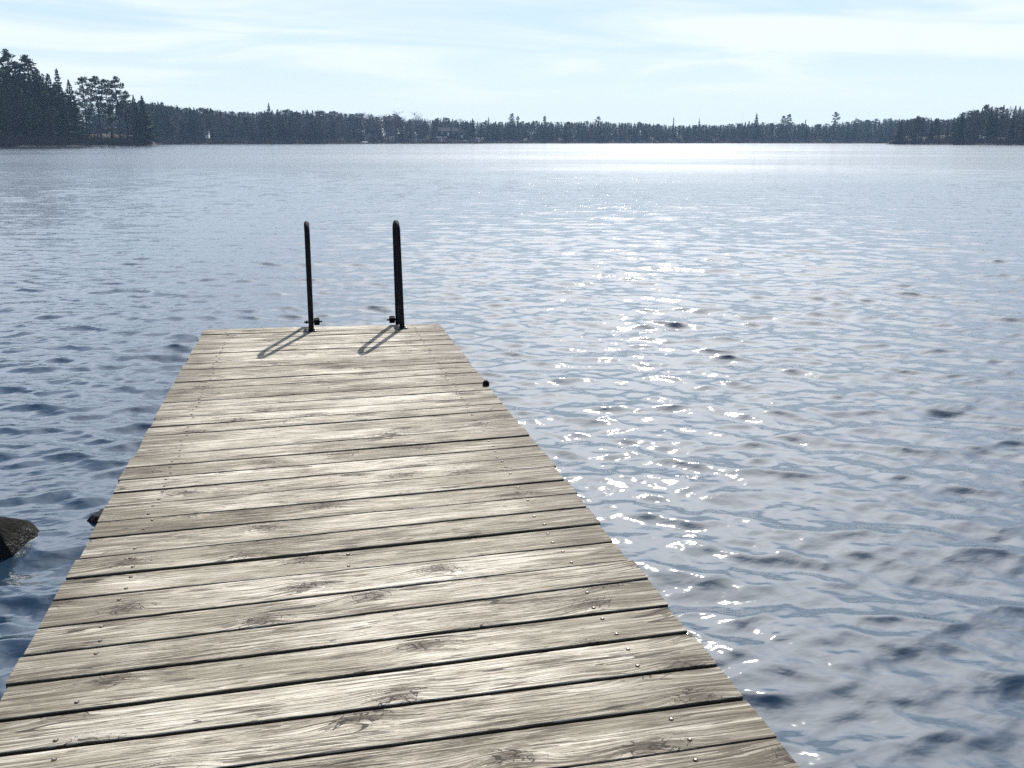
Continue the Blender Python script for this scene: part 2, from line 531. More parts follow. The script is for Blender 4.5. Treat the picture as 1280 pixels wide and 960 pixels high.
    for nm, dat in (('plank', A1), ('edge', A2)):
        at = me.attributes.new(nm, 'FLOAT_VECTOR', 'POINT')
        at.data.foreach_set('vector', np.array(dat, dtype=np.float32).ravel())
    return link_mesh('decking', me, (), dock)

build_decking()
ORI = dock.location.copy()
LEN = (AXN - AX).length
WID = (lines[0][1] - lines[0][0]).length
# bearers under the boards, and the end crosspieces
for q, fr in enumerate((0.105, 0.5, 0.885)):
    p0 = lines[0][0].lerp(lines[0][1], fr)
    p1 = lines[-1][0].lerp(lines[-1][1], fr)
    d = (p1 - p0)
    v, f = [], []
    c = (p0 + p1) * 0.5
    c.z = DECK_Z - THICK - 0.004 - 0.0725
    n = Vector((-d.y, d.x, 0)).normalized()
    box_vf(v, f, c - ORI, d * 0.5 * 0.994, n * 0.0245, Vector((0, 0, 0.0725)))
    bevel(link_mesh('bearer', mesh_from('bearer', v, f), (M['beam'],), dock), 0.003, 1)
for j in (3, 17, 32, 50):
    for fr in (0.06, 0.94):
        p = lines[j][0].lerp(lines[j][1], fr)
        v, f = [], []
        tube(v, f, [(p.x - ORI.x, p.y - ORI.y, -1.3), (p.x - ORI.x, p.y - ORI.y, DECK_Z - THICK - 0.004)], 0.06, 14)
        link_mesh('pile', mesh_from('pile', v, f), (M['beam'],), dock)
# black-capped steel pin beside the right hand edge
pc = on_plane(607.5, 482, DECK_Z)
v, f = [], []
tube(v, f, [(pc.x - ORI.x, pc.y - ORI.y, -1.2), (pc.x - ORI.x, pc.y - ORI.y, DECK_Z + 0.004)], 0.0135, 14)
pin = link_mesh('anchor_pipe', mesh_from('anchor_pipe', v, f, True), (M['steel'],), dock)
v, f = [], []
prof = [(0.014, -0.012), (0.017, -0.010), (0.0185, 0.004), (0.018, 0.017), (0.0145, 0.025), (0.008, 0.029), (0.001, 0.030)]
tube(v, f, [(pc.x - ORI.x, pc.y - ORI.y, DECK_Z + z) for r_, z in prof], [r_ for r_, z in prof], 16)
cap = link_mesh('pipe_cap', mesh_from('pipe_cap', v, f, True), (M['black'],), pin)

# ------------------------------------------------------------------ bathing ladder at the end
lad_c = (on_plane(389, 412, DECK_Z) + on_plane(502, 409, DECK_Z)) * 0.5
ladder = empty('bathing_ladder', (lad_c.x, lad_c.y, DECK_Z))
tag(ladder, 'dark steel bathing ladder with two tall hoop handrails at the end of the jetty', 'ladder')
LO = Vector((lad_c.x, lad_c.y, DECK_Z))
OUT = -DIR                                    # out over the lake
RAIL_H = 0.735
stile_pts = []
for side, (u0, v0), (ut, vt) in ((-1, (389.3, 414.0), (383.0, 282.0)), (1, (502.6, 410.5), (492.2, 280.5))):
    p = on_plane(u0, v0, DECK_Z)
    inn = SIDE * (-side)
    # back leg foot and the bend, from the shape in the photo
    foot = Vector((p.x, p.y, DECK_Z))
    lean = OUT * 0.035 + SIDE * (0.012 if side < 0 else -0.004)
    top_front = foot + lean + Vector((0, 0, RAIL_H - 0.055))
    deck_back = foot + OUT * 0.285
    top_back = top_front + OUT * 0.185
    back_foot = deck_back + (deck_back - top_back) * 1.75
    mid = (top_front + top_back) * 0.5
    half = (top_back - top_front) * 0.5
    pts = [foot + Vector((0, 0, 0.002)), foot.lerp(top_front, 0.5), foot.lerp(top_front, 0.9), top_front]
    for q in range(1, 10):
        an = math.pi * q / 10
        pts.append(mid - half * math.cos(an) + Vector((0, 0, 0.062 * math.sin(an))))
    pts += [top_back, top_back.lerp(deck_back, 0.1), top_back.lerp(deck_back, 0.5), deck_back, back_foot]
    v, f = [], []
    tube(v, f, [q - LO for q in pts], 0.0185, 18)
    hr = link_mesh('handrail', mesh_from('handrail', v, f, True), (M['steel'],), ladder)
    # foot flange with screw heads
    v, f = [], []
    c = foot - LO
    box_vf(v, f, c + Vector((0, 0, 0.0035)), SIDE * 0.036, OUT * 0.036, Vector((0, 0, 0.003)))
    bevel(link_mesh('foot_plate', mesh_from('foot_plate', v, f), (M['steel'],), hr), 0.002)
    for sx, sy in ((1, 1), (1, -1), (-1, 1), (-1, -1)):
        v, f = [], []
        cc = c + SIDE * 0.026 * sx + OUT * 0.026 * sy
        tube(v, f, [cc + Vector((0, 0, 0.006)), cc + Vector((0, 0, 0.0105)), cc + Vector((0, 0, 0.013))], [0.008, 0.008, 0.004], 8)
        link_mesh('screw_head', mesh_from('screw_head', v, f), (M['bright'],), hr)
    # plate joining the two legs just above the deck
    a0 = foot.lerp(top_front, 0.062 / (RAIL_H - 0.055)) - LO
    b0 = top_back.lerp(deck_back, 1 - 0.050 / (RAIL_H - 0.055)) - LO
    v, f = [], []
    box_vf(v, f, (a0 + b0) * 0.5 + Vector((0, 0, 0.02)), (b0 - a0) * 0.5, SIDE * 0.004, Vector((0, 0, 0.045)))
    bevel(link_mesh('hinge_plate', mesh_from('hinge_plate', v, f), (M['steel'],), hr), 0.003)
    # bolt and star grip on the inner side of the back leg
    bc = deck_back - LO + Vector((0, 0, 0.010))
    v, f = [], []
    tube(v, f, [bc - inn * 0.048, bc + inn * 0.082], 0.006, 10)
    tube(v, f, [bc - inn * 0.036, bc - inn * 0.024], 0.013, 6)
    link_mesh('hinge_bolt', mesh_from('hinge_bolt', v, f), (M['steel'],), hr)
    v, f = [], []
    nst = 10
    for ring, (off, rs) in enumerate(((0.022, .8), (0.027, 1.0), (0.058, 1.0), (0.064, .75))):
        for q in range(nst):
            an = 2 * math.pi * q / nst
            rd = (0.030 if q % 2 == 0 else 0.022) * rs
            v.append(bc + inn * off + OUT * (math.cos(an) * rd) + Vector((0, 0, math.sin(an) * rd)))
    for ring in range(3):
        for q in range(nst):
            q2 = (q + 1) % nst
            f.append((ring * nst + q, ring * nst + q2, (ring + 1) * nst + q2, (ring + 1) * nst + q))
    f.append(tuple(range(nst))); f.append(tuple(3 * nst + q for q in reversed(range(nst))))
    link_mesh('star_grip', mesh_from('star_grip', v, f), (M['black'],), hr)
    stile_pts.append([0, 0, deck_back - LO + Vector((0, 0, -0.22)), back_foot - LO])
for q in range(4):
    t = 0.05 + q * 0.29
    a = stile_pts[0][2].lerp(stile_pts[0][3], t)
    b = stile_pts[1][2].lerp(stile_pts[1][3], t)
    v, f = [], []
    tube(v, f, [a, b], 0.016, 10)
    link_mesh('rung', mesh_from('rung', v, f, True), (M['steel'],), ladder)

# ------------------------------------------------------------------ rocks
def rock(name, c, size, seed, label, rot=0.0, cuts=()):
    bm = bmesh.new()
    bmesh.ops.create_icosphere(bm, subdivisions=5, radius=1.0)
    for vt in bm.verts:
        p = vt.co.copy()
        d = p.normalized()
        r_ = 1.0 + 0.22 * mnoise.noise(d * 1.3 + Vector((seed, 0, 0))) + 0.09 * mnoise.noise(d * 3.4 + Vector((0, seed, 0))) \
            + 0.03 * mnoise.noise(d * 9 + Vector((0, 0, seed))) + 0.012 * mnoise.noise(d * 24 + Vector((seed, 0, seed)))
        q = d * r_
        for nrm, lim in cuts:
            nn = Vector(nrm).normalized()
            e = q.dot(nn) - lim
            if e > 0:
                q -= nn * e * 0.9
        vt.co = Vector((q.x * size[0], q.y * size[1], q.z * size[2]))
    bm.transform(Matrix.Rotation(rot, 4, 'Z'))
    me = bpy.data.meshes.new(name)
    bm.to_mesh(me); bm.free()
    me.polygons.foreach_set('use_smooth', [True] * len(me.polygons))
    o = link_mesh(name, me, (M['rock'],), None, c)
    return tag(o, label, 'rock')

rp = on_plane(4, 700, 0)
rock('rock', (rp.x - 0.16, rp.y + 0.09, -0.035), (0.30, 0.20, 0.225), 3.1,
     'angular dark wet rock standing out of the water left of the jetty', 0.15,
     (((0.85, -0.15, 0.42), 0.62), ((-0.05, -0.92, 0.38), 0.45), ((0.1, 0.55, 1), 0.74), ((0.95, -0.5, 0.0), 0.72)))
rp = on_plane(121, 650, 0)
rock('rock', (rp.x + 0.06, rp.y + 0.05, -0.055), (0.14, 0.10, 0.095), 8.4,
     'small wave-washed black rock tight against the left side of the jetty', 0.4, (((0, 0, 1), 0.8),))

# ------------------------------------------------------------------ water
def build_water():
    az = np.concatenate([np.arange(-180, -44, 2.0), np.arange(-44, 44.001, 0.1), np.arange(46, 180.1, 2.0)])
    azr = np.radians(az)
    rr_ = [0.0, 0.25, 0.5, 0.8]
    r_ = 1.0
    while r_ < 1090:
        rr_.append(r_)
        r_ *= 1.0040 if r_ < 60 else (1.0065 if r_ < 700 else 1.03)
    rad = np.array(rr_)
    A, Rr = np.meshgrid(azr, rad)
    X = (Rr * np.sin(A)).ravel()
    Y = (Rr * np.cos(A)).ravel()
    Rf = Rr.ravel()
    Z = np.zeros_like(X)
    DX = np.zeros_like(X)
    DY = np.zeros_like(X)
    dres = np.maximum(np.where(Rf < 60, 0.0040, 0.0065) * Rf, 0.0001)
    g = np.random.default_rng(5)
    NW = 190
    lam = np.exp(g.uniform(np.log(0.06), np.log(2.0), NW))
    lam.sort()
    main = math.radians(262)                   # travelling towards the camera, a little from the right
    for L in lam:
        spread = 0.24 if L > 0.45 else (0.40 if L > 0.2 else 0.55)
        th = main + g.normal(0, spread)
        kx, ky = 2 * math.pi / L * math.cos(th), 2 * math.pi / L * math.sin(th)
        # slope spectrum: strongest between 0.35 and 1.1 m
        sl = 0.0168 * math.exp(-0.5 * (math.log(L / 0.21) / 0.95) ** 2)
        amp = sl * L / (2 * math.pi) * 1.25
        ph = g.uniform(0, 2 * math.pi)
        fade = np.clip((L / dres - 2.2) / 2.5, 0, 1)
        idx = np.nonzero(fade > 0)[0]
        arg = kx * X[idx] + ky * Y[idx] + ph
        arg = arg - 0.38 * np.sin(arg)          # steep fronts, gentle backs
        # slow wandering amplitude so that crests stay short
        mod = 1 + 0.55 * np.sin(X[idx] * 0.41 / math.sqrt(L) + ph * 3) * np.sin(Y[idx] * 0.33 / math.sqrt(L) + ph * 5)
        a = amp * fade[idx] * mod
        s, c = np.sin(arg), np.cos(arg)
        Z[idx] += a * s
        DX[idx] += a * c * math.cos(th) * 1.0
        DY[idx] += a * c * math.sin(th) * 1.0
    gust = 1.0 + 0.25 * np.sin(X * 0.21 + 1.0) * np.sin(Y * 0.13 + 0.4) + 0.2 * np.sin(X * 0.11 - Y * 0.07 + 2)
    near = 0.82 + 0.18 * np.clip((Rf - 4.0) / 7.0, 0, 1)
    Z *= gust * near
    DX *= near
    DY *= near
    # lee under the left headland: calmer water
    azd = np.degrees(A).ravel()
    calm = np.clip((-20 - azd) / 6, 0, 1) * np.clip((Rf - 200) / 40, 0, 1) * 0.85
    far = np.clip((np.log(np.maximum(Rf, 1)) - math.log(14)) / (math.log(90) - math.log(14)), 0, 1)
    V = np.stack([X + DX, Y + DY, Z], 1)
    n, m = len(rad), len(az)
    i, j = np.meshgrid(np.arange(n - 1), np.arange(m - 1), indexing='ij')
    a0 = (i * m + j).ravel()
    Q = np.stack([a0, a0 + m, a0 + m + 1, a0 + 1], 1)[:, ::-1]
    me = mesh_np('lake_water', V, Q[:, ::-1], True)
    # make the faces look up
    if me.polygons[len(me.polygons) // 2].normal.z < 0:
        me.flip_normals()
    for nm, dat in (('far', far), ('calm', calm)):
        at = me.attributes.new(nm, 'FLOAT', 'POINT')
        at.data.foreach_set('value', dat.astype(np.float32))
    o = link_mesh('lake_water', me, (M['water'],))
    return tag(o, 'dark blue lake water with short choppy waves and sun glitter', 'water', None, 'structure')
build_water()

# ------------------------------------------------------------------ land round the lake
def az_of(u):
    return math.atan2((u - 640) / F, CP + SP * (303.7 / F))

def interp(pts, x):
    xs = [p[0] for p in pts]; ys = [p[1] for p in pts]
    return float(np.interp(x, xs, ys))

FAR_D = [(-900, 420), (100, 430), (200, 440), (300, 470), (400, 520), (500, 580), (640, 640), (900, 680), (1105, 650), (1300, 640), (2200, 600)]
LEFT_D = [(-900, 150), (-300, 210), (0, 266), (60, 280), (120, 303), (186, 335), (196, 372)]
RIGHT_D = [(1108, 452), (1130, 436), (1200, 402), (1280, 365), (1500, 300), (2300, 220)]

def land(name, curve, u0, u1, rise, depth, label):
    us = np.linspace(u0, u1, 160)
    V, Fc = [], []
    offs = [(-6, -1.5), (-0.5, -0.15), (0.6, 0.32), (4, 0.6), (14, 0.10 * rise + 0.6), (40, 0.35 * rise), (depth * 0.6, rise), (depth, rise * 1.02), (depth + 6, -1.5)]
    m = len(offs)
    for i, u in enumerate(us):
        D = interp(curve, u)
        a = math.atan2((u - 640) / F, CP + SP * (303.7 / F))
        taper = max(0.02, min(1.0, (u - u0) / 14, (u1 - u) / 14))
        for o_, z in offs:
            d = D / math.cos(a) + o_ + 1.5 * mnoise.noise((u * 0.05, 0, 0)) + 0.6 * mnoise.noise((u * 0.3, 1, 0))
            z = z * taper if z > 0 else z
            zz = z + (0.5 * z * mnoise.noise((u * 0.02, o_ * 0.03, 3)) if z > 0 else 0)
            V.append((d * math.sin(a), d * math.cos(a), zz))
        if i:
            for q in range(m - 1):
                b0 = (i - 1) * m + q
                Fc.append((b0, b0 + m, b0 + m + 1, b0 + 1))
    me = mesh_from(name, V, Fc, True)
    me.update()
    if me.polygons[len(me.polygons) // 2].normal.z < 0:
        me.flip_normals()
    o = link_mesh(name, me, (M['bank'],))
    return tag(o, label, 'shore', None, 'structure')

land('far_shore_ground', FAR_D, -700, 2000, 7.0, 260, 'low wooded ground along the far shore of the lake')
land('left_headland_ground', LEFT_D, -800, 196, 4.0, 120, 'wooded headland ground at the left of the lake')
land('right_headland_ground', RIGHT_D, 1108, 2100, 4.0, 130, 'wooded headland ground at the right of the lake')

# ------------------------------------------------------------------ tree shapes (unit height, base at 0)
class TreeMesh:
    def __init__(self):
        self.tv, self.tf = [], []      # trunk
        self.cv, self.cf = [], []      # crown
    def tri(self, a, b, c):
        n = len(self.cv)
        self.cv += [a, b, c]; self.cf.append((n, n + 1, n + 2))
    def quad(self, a, b, c, d):
        n = len(self.cv)
        self.cv += [a, b, c, d]; self.cf.append((n, n + 1, n + 2, n + 3))

def spruce_shape(seed, slim=1.0, dens=1.0, low=0.04):
    r = random.Random(seed)
    T = TreeMesh()
    bend = Vector((r.uniform(-.012, .012), r.uniform(-.012, .012), 0))
    tube(T.tv, T.tf, [Vector((0, 0, -0.03)), Vector((0, 0, .35)) + bend, Vector((0, 0, .7)) + bend, Vector((0, 0, .995))], [.016, .012, .007, .001], 6, False)
    z = low
    while z < 0.985:
        t = (z - low) / (1 - low)
        R0 = 0.17 * slim * (1 - t) ** 0.85 * (0.75 + 0.5 * r.random()) + 0.006
        if r.random() < 0.12:
            R0 *= 0.55
        nb = max(4, int((9 - 4 * t) * dens))
        a0 = r.random() * 6.28
        for k in range(nb):
            a = a0 + 6.283 * k / nb + r.uniform(-.35, .35)
            L = R0 * r.uniform(.65, 1.15)
            droop = L * (0.42 - 0.75 * t) + L * r.uniform(-.1, .15)
            d = Vector((math.cos(a), math.sin(a), 0)); n = Vector((-d.y, d.x, 0))
            b = Vector((0, 0, z + 0.012)) + bend * min(1, z * 2)
            m1 = b + d * L * .5 - Vector((0, 0, droop * .35))
            e = b + d * L - Vector((0, 0, droop * .8))
            w = L * 0.26 + .006
            hang = Vector((0, 0, .018 + .05 * L))
            T.quad(b, m1 + n * w - hang * .4, e, m1 - n * w - hang * .4)
            # hanging sprays
            T.quad(m1 + n * w * .8, m1 + d * L * .25, e - hang * .6, m1 - hang * 1.5)
            T.tri(b + d * L * .2, m1 - n * w * .9, m1 - hang * 1.7 + d * L * .1)
        z += (0.021 + 0.020 * (1 - t)) * r.uniform(.75, 1.3) / dens ** .5
    return T

def blade_cluster(T, r, c, rad, n, size):
    for _ in range(n):
        while True:
            p = Vector((r.uniform(-1, 1), r.uniform(-1, 1), r.uniform(-1, 1)))
            if p.length < 1:
                break
        p = Vector((p.x * rad[0], p.y * rad[1], p.z * rad[2])) + c
        a = Vector((r.gauss(0, 1), r.gauss(0, 1), r.gauss(0, .45))).normalized()
        b = a.cross(Vector((r.gauss(0, 1), r.gauss(0, 1), r.gauss(0, 1)))).normalized()
        s = size * r.uniform(.6, 1.3)
        T.quad(p - a * s, p + b * s * .55, p + a * s, p - b * s * .55)

def pine_shape(seed, crown_from=0.45, wide=0.17, clumps=20, per=42):
    r = random.Random(seed)
    T = TreeMesh()
    def ax(t):
        return Vector((.02 * math.sin(t * 3 + seed), .02 * math.sin(t * 2.3 + seed * 2), t))
    tube(T.tv, T.tf, [ax(q / 8 * 1.03 - 0.03) for q in range(9)], [.016 - .0135 * q / 8 for q in range(9)], 7, False)
    for i in range(clumps):
        t = crown_from + (1 - crown_from) * ((i + r.random() * .8) / clumps)
        prof = math.sin(min(1, (1.0 - t) / (1 - crown_from) * 1.25 + .12) * math.pi * .62)
        a = i * 2.4 + r.uniform(-.6, .6)
        L = wide * prof * r.uniform(.35, 1.1)
        o = ax(t)
        tip = o + Vector((math.cos(a) * L, math.sin(a) * L, .03 * r.uniform(-.6, 1.4)))
        tube(T.tv, T.tf, [o, o.lerp(tip, .5) + Vector((0, 0, .006)), tip], [.0055, .004, .002], 4, False)
        sz = r.uniform(.034, .062) * (1.1 - .35 * t)
        blade_cluster(T, r, tip, (sz * 1.1, sz * 1.1, sz * .85), per, .014)
        blade_cluster(T, r, o.lerp(tip, .55), (sz, sz, sz * .5), per // 2, .013)
    blade_cluster(T, r, ax(.985), (.03, .03, .03), per // 2, .012)
    for i in range(7):                                     # dead snags on the stem
        t = r.uniform(.18, crown_from)
        a = r.random() * 6.28
        L = r.uniform(.02, .07)
        tube(T.tv, T.tf, [ax(t), ax(t) + Vector((math.cos(a) * L, math.sin(a) * L, r.uniform(-.02, .01)))], [.003, .001], 3, False)
    return T

def bare_shape(seed, wide=1.0):
    r = random.Random(seed)
    T = TreeMesh()
    def ax(t):
        return Vector((.03 * math.sin(t * 2.4 + seed), .03 * math.sin(t * 3.1 + seed * 2), t))
    tube(T.tv, T.tf, [ax(q / 6 * .95 - .03) for q in range(7)], [.014 - .0115 * q / 6 for q in range(7)], 6, False)
    for i in range(30):
        t = r.uniform(.2, .93)
        a = r.random() * 6.28
        L = wide * .26 * math.sin(min(1, (1 - t) * 1.25 + .1) * 2.2) * r.uniform(.5, 1.1)
        o = ax(t)
        e = o + Vector((math.cos(a) * L * .75, math.sin(a) * L * .75, L * r.uniform(.5, 1.0)))
        m = o.lerp(e, .5) + Vector((0, 0, -.02 * L))
        tube(T.tv, T.tf, [o, m, e], [.0048, .003, .0012], 3, False)
        for j in range(13):
            q = o.lerp(e, r.uniform(.25, 1))
            d = Vector((r.gauss(0, 1), r.gauss(0, 1), r.gauss(.5, .8))).normalized()
            l2 = r.uniform(.03, .08)
            n = d.cross(Vector((r.gauss(0, 1), r.gauss(0, 1), r.gauss(0, 1)))).normalized() * .0022
            T.quad(q - n, q + n, q + d * l2 + n * .3, q + d * l2 - n * .3)
    return T

SHAPES = {'spruce': [], 'pine': [], 'bare': []}
for s in range(6):
    SHAPES['spruce'].append(spruce_shape(40 + s, (0.8, 1.0, 1.15, .7, .95, 1.25)[s], 1.0, (.05, .03, .1, .12, .05, .02)[s]))
for s in range(6):
    SHAPES['pine'].append(pine_shape(70 + s, (.42, .5, .36, .55, .3, .46)[s], (.14, .12, .15, .12, .15, .155)[s], (30, 26, 34, 24, 36, 30)[s]))
for s in range(5):
    SHAPES['bare'].append(bare_shape(90 + s, (1, .8, 1.2, .9, 1.1)[s]))
KM = {'spruce': ('bark', 'spruce'), 'pine': ('bark', 'pine'), 'bare': ('birch', 'twig')}
KN = {'spruce': 'spruce_tree', 'pine': 'pine_tree', 'bare': 'bare_tree'}
TM = {}
for kd, lst in SHAPES.items():
    for i, T in enumerate(lst):
        tm = mesh_from(kd + '_trunk', T.tv, T.tf, True); tm.materials.append(M[KM[kd][0]])
        cm = mesh_from(kd + '_crown', T.cv, T.cf); cm.materials.append(M[KM[kd][1]])
        TM[kd, i] = (tm, cm)

def tree(kind, var, loc, height, widen, rot, label, group=None):
    root = empty(KN[kind], loc)
    root.rotation_euler = (0, 0, rot)
    root.scale = (height * widen, height * widen, height)
    tag(root, label, 'tree', group)
    tm, cm = TM[kind, var % len(SHAPES[kind])]
    o = bpy.data.objects.new('trunk', tm); o.parent = root; COL.objects.link(o)
    o = bpy.data.objects.new('crown', cm); o.parent = root; COL.objects.link(o)
    return root

def seen_height(u, ytop, D, z0):
    return at_dist(u, ytop, D).z - z0

def place(kind, var, u, ytop, D, z0, widen, label, group=None, rr=random):
    p = at_dist(u, 176, D)
    h = seen_height(u, ytop, D, z0)
    return tree(kind, var, (p.x, p.y, z0), h, widen, rr.uniform(0, 6.28), label, group)

# ---- skyline read off the photo (pixel column, top row)
SKY_FAR = [(-700, 100), (150, 126), (196, 128), (225, 134), (260, 136), (290, 139), (310, 141), (350, 138), (390, 138), (414, 140), (428, 140), (462, 142),
           (479, 144), (497, 143), (507, 150), (525, 147), (545, 148), (559, 147), (585, 151), (600, 152), (640, 152), (680, 152), (700, 152), (747, 152),
           (800, 153), (841, 157), (872, 156), (900, 156), (935, 152), (960, 153), (1000, 154), (1017, 156), (1050, 153), (1070, 150), (1110, 149), (1300, 146), (2000, 140)]

lab = {
    ('far', 'spruce'): ('dark narrow spruce at the water edge of the far shore', 'spruces along the far shore'),
    ('far', 'pine'): ('round-topped pine among the far shore trees', 'pines along the far shore'),
    ('far', 'bare'): ('leafless grey-brown tree on the far shore', 'bare trees along the far shore'),
    ('right', 'spruce'): ('dark spruce on the right hand headland', 'spruces on the right headland'),
    ('right', 'pine'): ('pine standing on the right hand headland', 'pines on the right headland'),
    ('right', 'bare'): ('leafless tree on the right hand headland', 'bare trees on the right headland'),
    ('left', 'spruce'): ('dark spruce deep in the left headland wood', 'spruces of the left headland wood'),
    ('left', 'pine'): ('pine within the dense left headland wood', 'pines of the left headland wood'),
    ('left', 'bare'): ('leafless tree low in the left headland wood', 'bare trees of the left headland wood'),
}
rr = random.Random(21)
# far shore: front row, tree by tree
u = 176.0
while u < 1125:
    if u < 420:
        kd = rr.choices(('spruce', 'pine', 'bare'), (5, 3, 5))[0]
    elif u < 560:
        kd = rr.choices(('spruce', 'pine', 'bare'), (2, 2, 7))[0]
    else:
        kd = rr.choices(('spruce', 'pine', 'bare'), (7, 2, 4))[0]
    D = interp(FAR_D, u) + rr.uniform(3, 40)
    top = interp(SKY_FAR, u)
    base = 178.5
    k = rr.uniform(.74, 1.0) if kd != 'bare' else rr.uniform(.6, .95)
    if not (545 < u < 610 and k > .8):
        L, G = lab['far', kd]
        place(kd, rr.randrange(6), u, base - (base - top) * k, D, 0.9 + rr.random(), rr.uniform(1.0, 1.6) * 1.25, L, G, rr)
    u += rr.uniform(3.2, 6.4)

# the ones that stand out above the far skyline
SPECIAL = [
    ('spruce', 338.5, 128, 505, 1.0, 'tall slim spruce rising clear above the left part of the far shore wood'),
    ('spruce', 591, 147.5, 585, 1.75, 'dark broad cone-shaped spruce beside the far shore cottages'),
    ('bare', 497, 137, 590, 1.7, 'wide bare-crowned tree left of the notch in the far skyline'),
    ('bare', 521, 139, 600, 1.6, 'bare round-crowned tree right of the notch in the far skyline'),
    ('spruce', 611, 145.5, 640, .9, 'grey spruce tip just right of the dark cone-shaped spruce by the cottages'),
    ('pine', 639.7, 142, 690, .9, 'thin tall pine, taller of a pair poking out of the mid far skyline'),
    ('pine', 647, 145.5, 690, .8, 'thin pine, shorter of a pair poking out of the mid far skyline'),
    ('pine', 680, 146, 700, .9, 'small lone pine top just right of the pair in the mid far skyline'),
    ('pine', 747, 145.5, 700, 1.2, 'lone bushy pine top alone on the flat middle of the far skyline'),
    ('spruce', 841, 145, 720, .7, 'needle-thin spruce top sticking up right of the middle of the far skyline'),
    ('spruce', 872.7, 147.5, 720, .8, 'second thin spruce top right of the needle-thin one'),
    ('spruce', 944, 141, 720, 1.1, 'tall pointed spruce standing free above the far skyline'),
    ('pine', 977, 145, 720, 1.1, 'pine pair member, left one of two ragged pines on the far skyline'),
    ('pine', 984, 143, 720, 1.1, 'pine pair member, right one of two ragged pines on the far skyline'),
    ('spruce', 1005, 149, 720, .9, 'short spruce top between the ragged pine pair and the tall ragged lone pine'),
    ('pine', 1042, 140.5, 700, 1.0, 'tall ragged lone pine standing high over the far wood near the right headland'),
    ('spruce', 1067, 146, 690, .9, 'slim spruce right of the tall ragged lone pine'),
    ('spruce', 225, 130, 480, 1.0, 'thin-topped spruce just right of the left headland'),
    ('pine', 208, 128, 470, 1.0, 'ragged pine closest to the tip of the left headland, far side'),
]
for kd, u, y, D, wd, L in SPECIAL:
    place(kd, rr.randrange(6), u, y, D, 2.0, wd, L, None, rr)

# right headland
SKY_R = [(1108, 158), (1118, 152), (1130, 148), (1149, 144), (1165, 148), (1180, 147), (1199, 139), (1224, 131), (1255, 130), (1280, 131), (1400, 124), (2100, 90)]
u = 1113.0
while u < 1345:
    kd = rr.choices(('spruce', 'pine', 'bare'), (4, 2, 4))[0]
    D = interp(RIGHT_D, u) + rr.uniform(3, 22)
    k = rr.uniform(.68, 1.0)
    top = interp(SKY_R, u)
    L, G = lab['right', kd]
    place(kd, rr.randrange(6), u, 180 - (180 - top) * k, D, .8, rr.uniform(.9, 1.25) * (1.2 if kd == 'spruce' else 1.25), L, G, rr)
    u += rr.uniform(4.5, 8.5)
place('spruce', 1, 1124, 150, interp(RIGHT_D, 1124) + 5, .7, 1.5, 'dark spruce at the very tip of the right headland', None, rr)
place('spruce', 2, 1199, 142, interp(RIGHT_D, 1199) + 4, .7, 1.5, 'broad dark spruce halfway along the right headland', None, rr)

# left headland: the skyline trees one by one
LEFT = [
    ('pine', 8.6, 61, 285, 1.25, 'tallest pine, its crown topping the left headland at the picture edge'),
    ('pine', 24, 67, 290, 1.15, 'second tall pine from the picture edge on the left headland'),
    ('pine', 37, 78, 292, 1.2, 'lower bushy pine between the tall left headland pines'),
    ('pine', 48, 70, 290, 1.15, 'tall pine right of centre among the tall left headland pines'),
    ('spruce', 59, 86, 292, 1.6, 'spruce at the right shoulder of the tall left headland pines'),
    ('spruce', 70, 91, 296, 1.5, 'spruce just left of the lone free-standing spruce on the left headland'),
    ('spruce', 83, 84, 300, 1.15, 'lone shaggy spruce standing free left of the sky gap on the left headland'),
    ('spruce', 95, 99, 303, 1.3, 'short spruce right beside the sky gap on the left headland'),
    ('pine', 111, 96.5, 318, 1.0, 'first long-stemmed pine right of the sky gap on the left headland'),
    ('pine', 127, 96, 320, 1.15, 'dense-crowned pine second right of the sky gap on the left headland'),
    ('pine', 139, 99, 322, 1.1, 'pine in the middle of the thin-stemmed group on the left headland'),
    ('pine', 151, 97, 324, 1.05, 'tall pale-topped pine of the thin-stemmed group on the left headland'),
    ('pine', 162, 114, 328, 1.2, 'shorter pine toward the tip of the left headland'),
    ('spruce', 172, 118, 332, 1.1, 'slim spruce near the tip of the left headland'),
    ('spruce', 182, 119, 336, 1.4, 'last dark spruce at the tip of the left headland'),
]
for i, (kd, u, y, D, wd, L) in enumerate(LEFT):
    place(kd, i, u, y, D, 1.2, wd, L, None, rr)
SKY_L = [(-900, 20), (-200, 60), (0, 74), (30, 80), (55, 92), (80, 104), (100, 128), (110, 150), (186, 152)]
u = -70.0
while u < 108:
    kd = rr.choices(('spruce', 'pine', 'bare'), (5, 3, 3))[0]
    D = interp(LEFT_D, u) + rr.uniform(4, 34)
    k = rr.uniform(.55, .97) * (.75 if kd == 'bare' else 1)
    top = interp(SKY_L, u)
    L, G = lab['left', kd]
    place(kd, rr.randrange(6), u, 182 - (182 - top) * k, D, .9, rr.uniform(1.0, 1.35) * 1.15, L, G, rr)
    u += rr.uniform(3.2, 6)
u = 60
while u < 184:
    D = interp(LEFT_D, u) + rr.uniform(2, 14)
    L, G = 'low leafless tree in the thicket by the left headland shore', 'low bare trees of the left headland thicket'
    place('bare', rr.randrange(5), u, rr.uniform(136, 160), D, .6, rr.uniform(1.3, 1.9), L, G, rr)
    u += rr.uniform(4, 8)

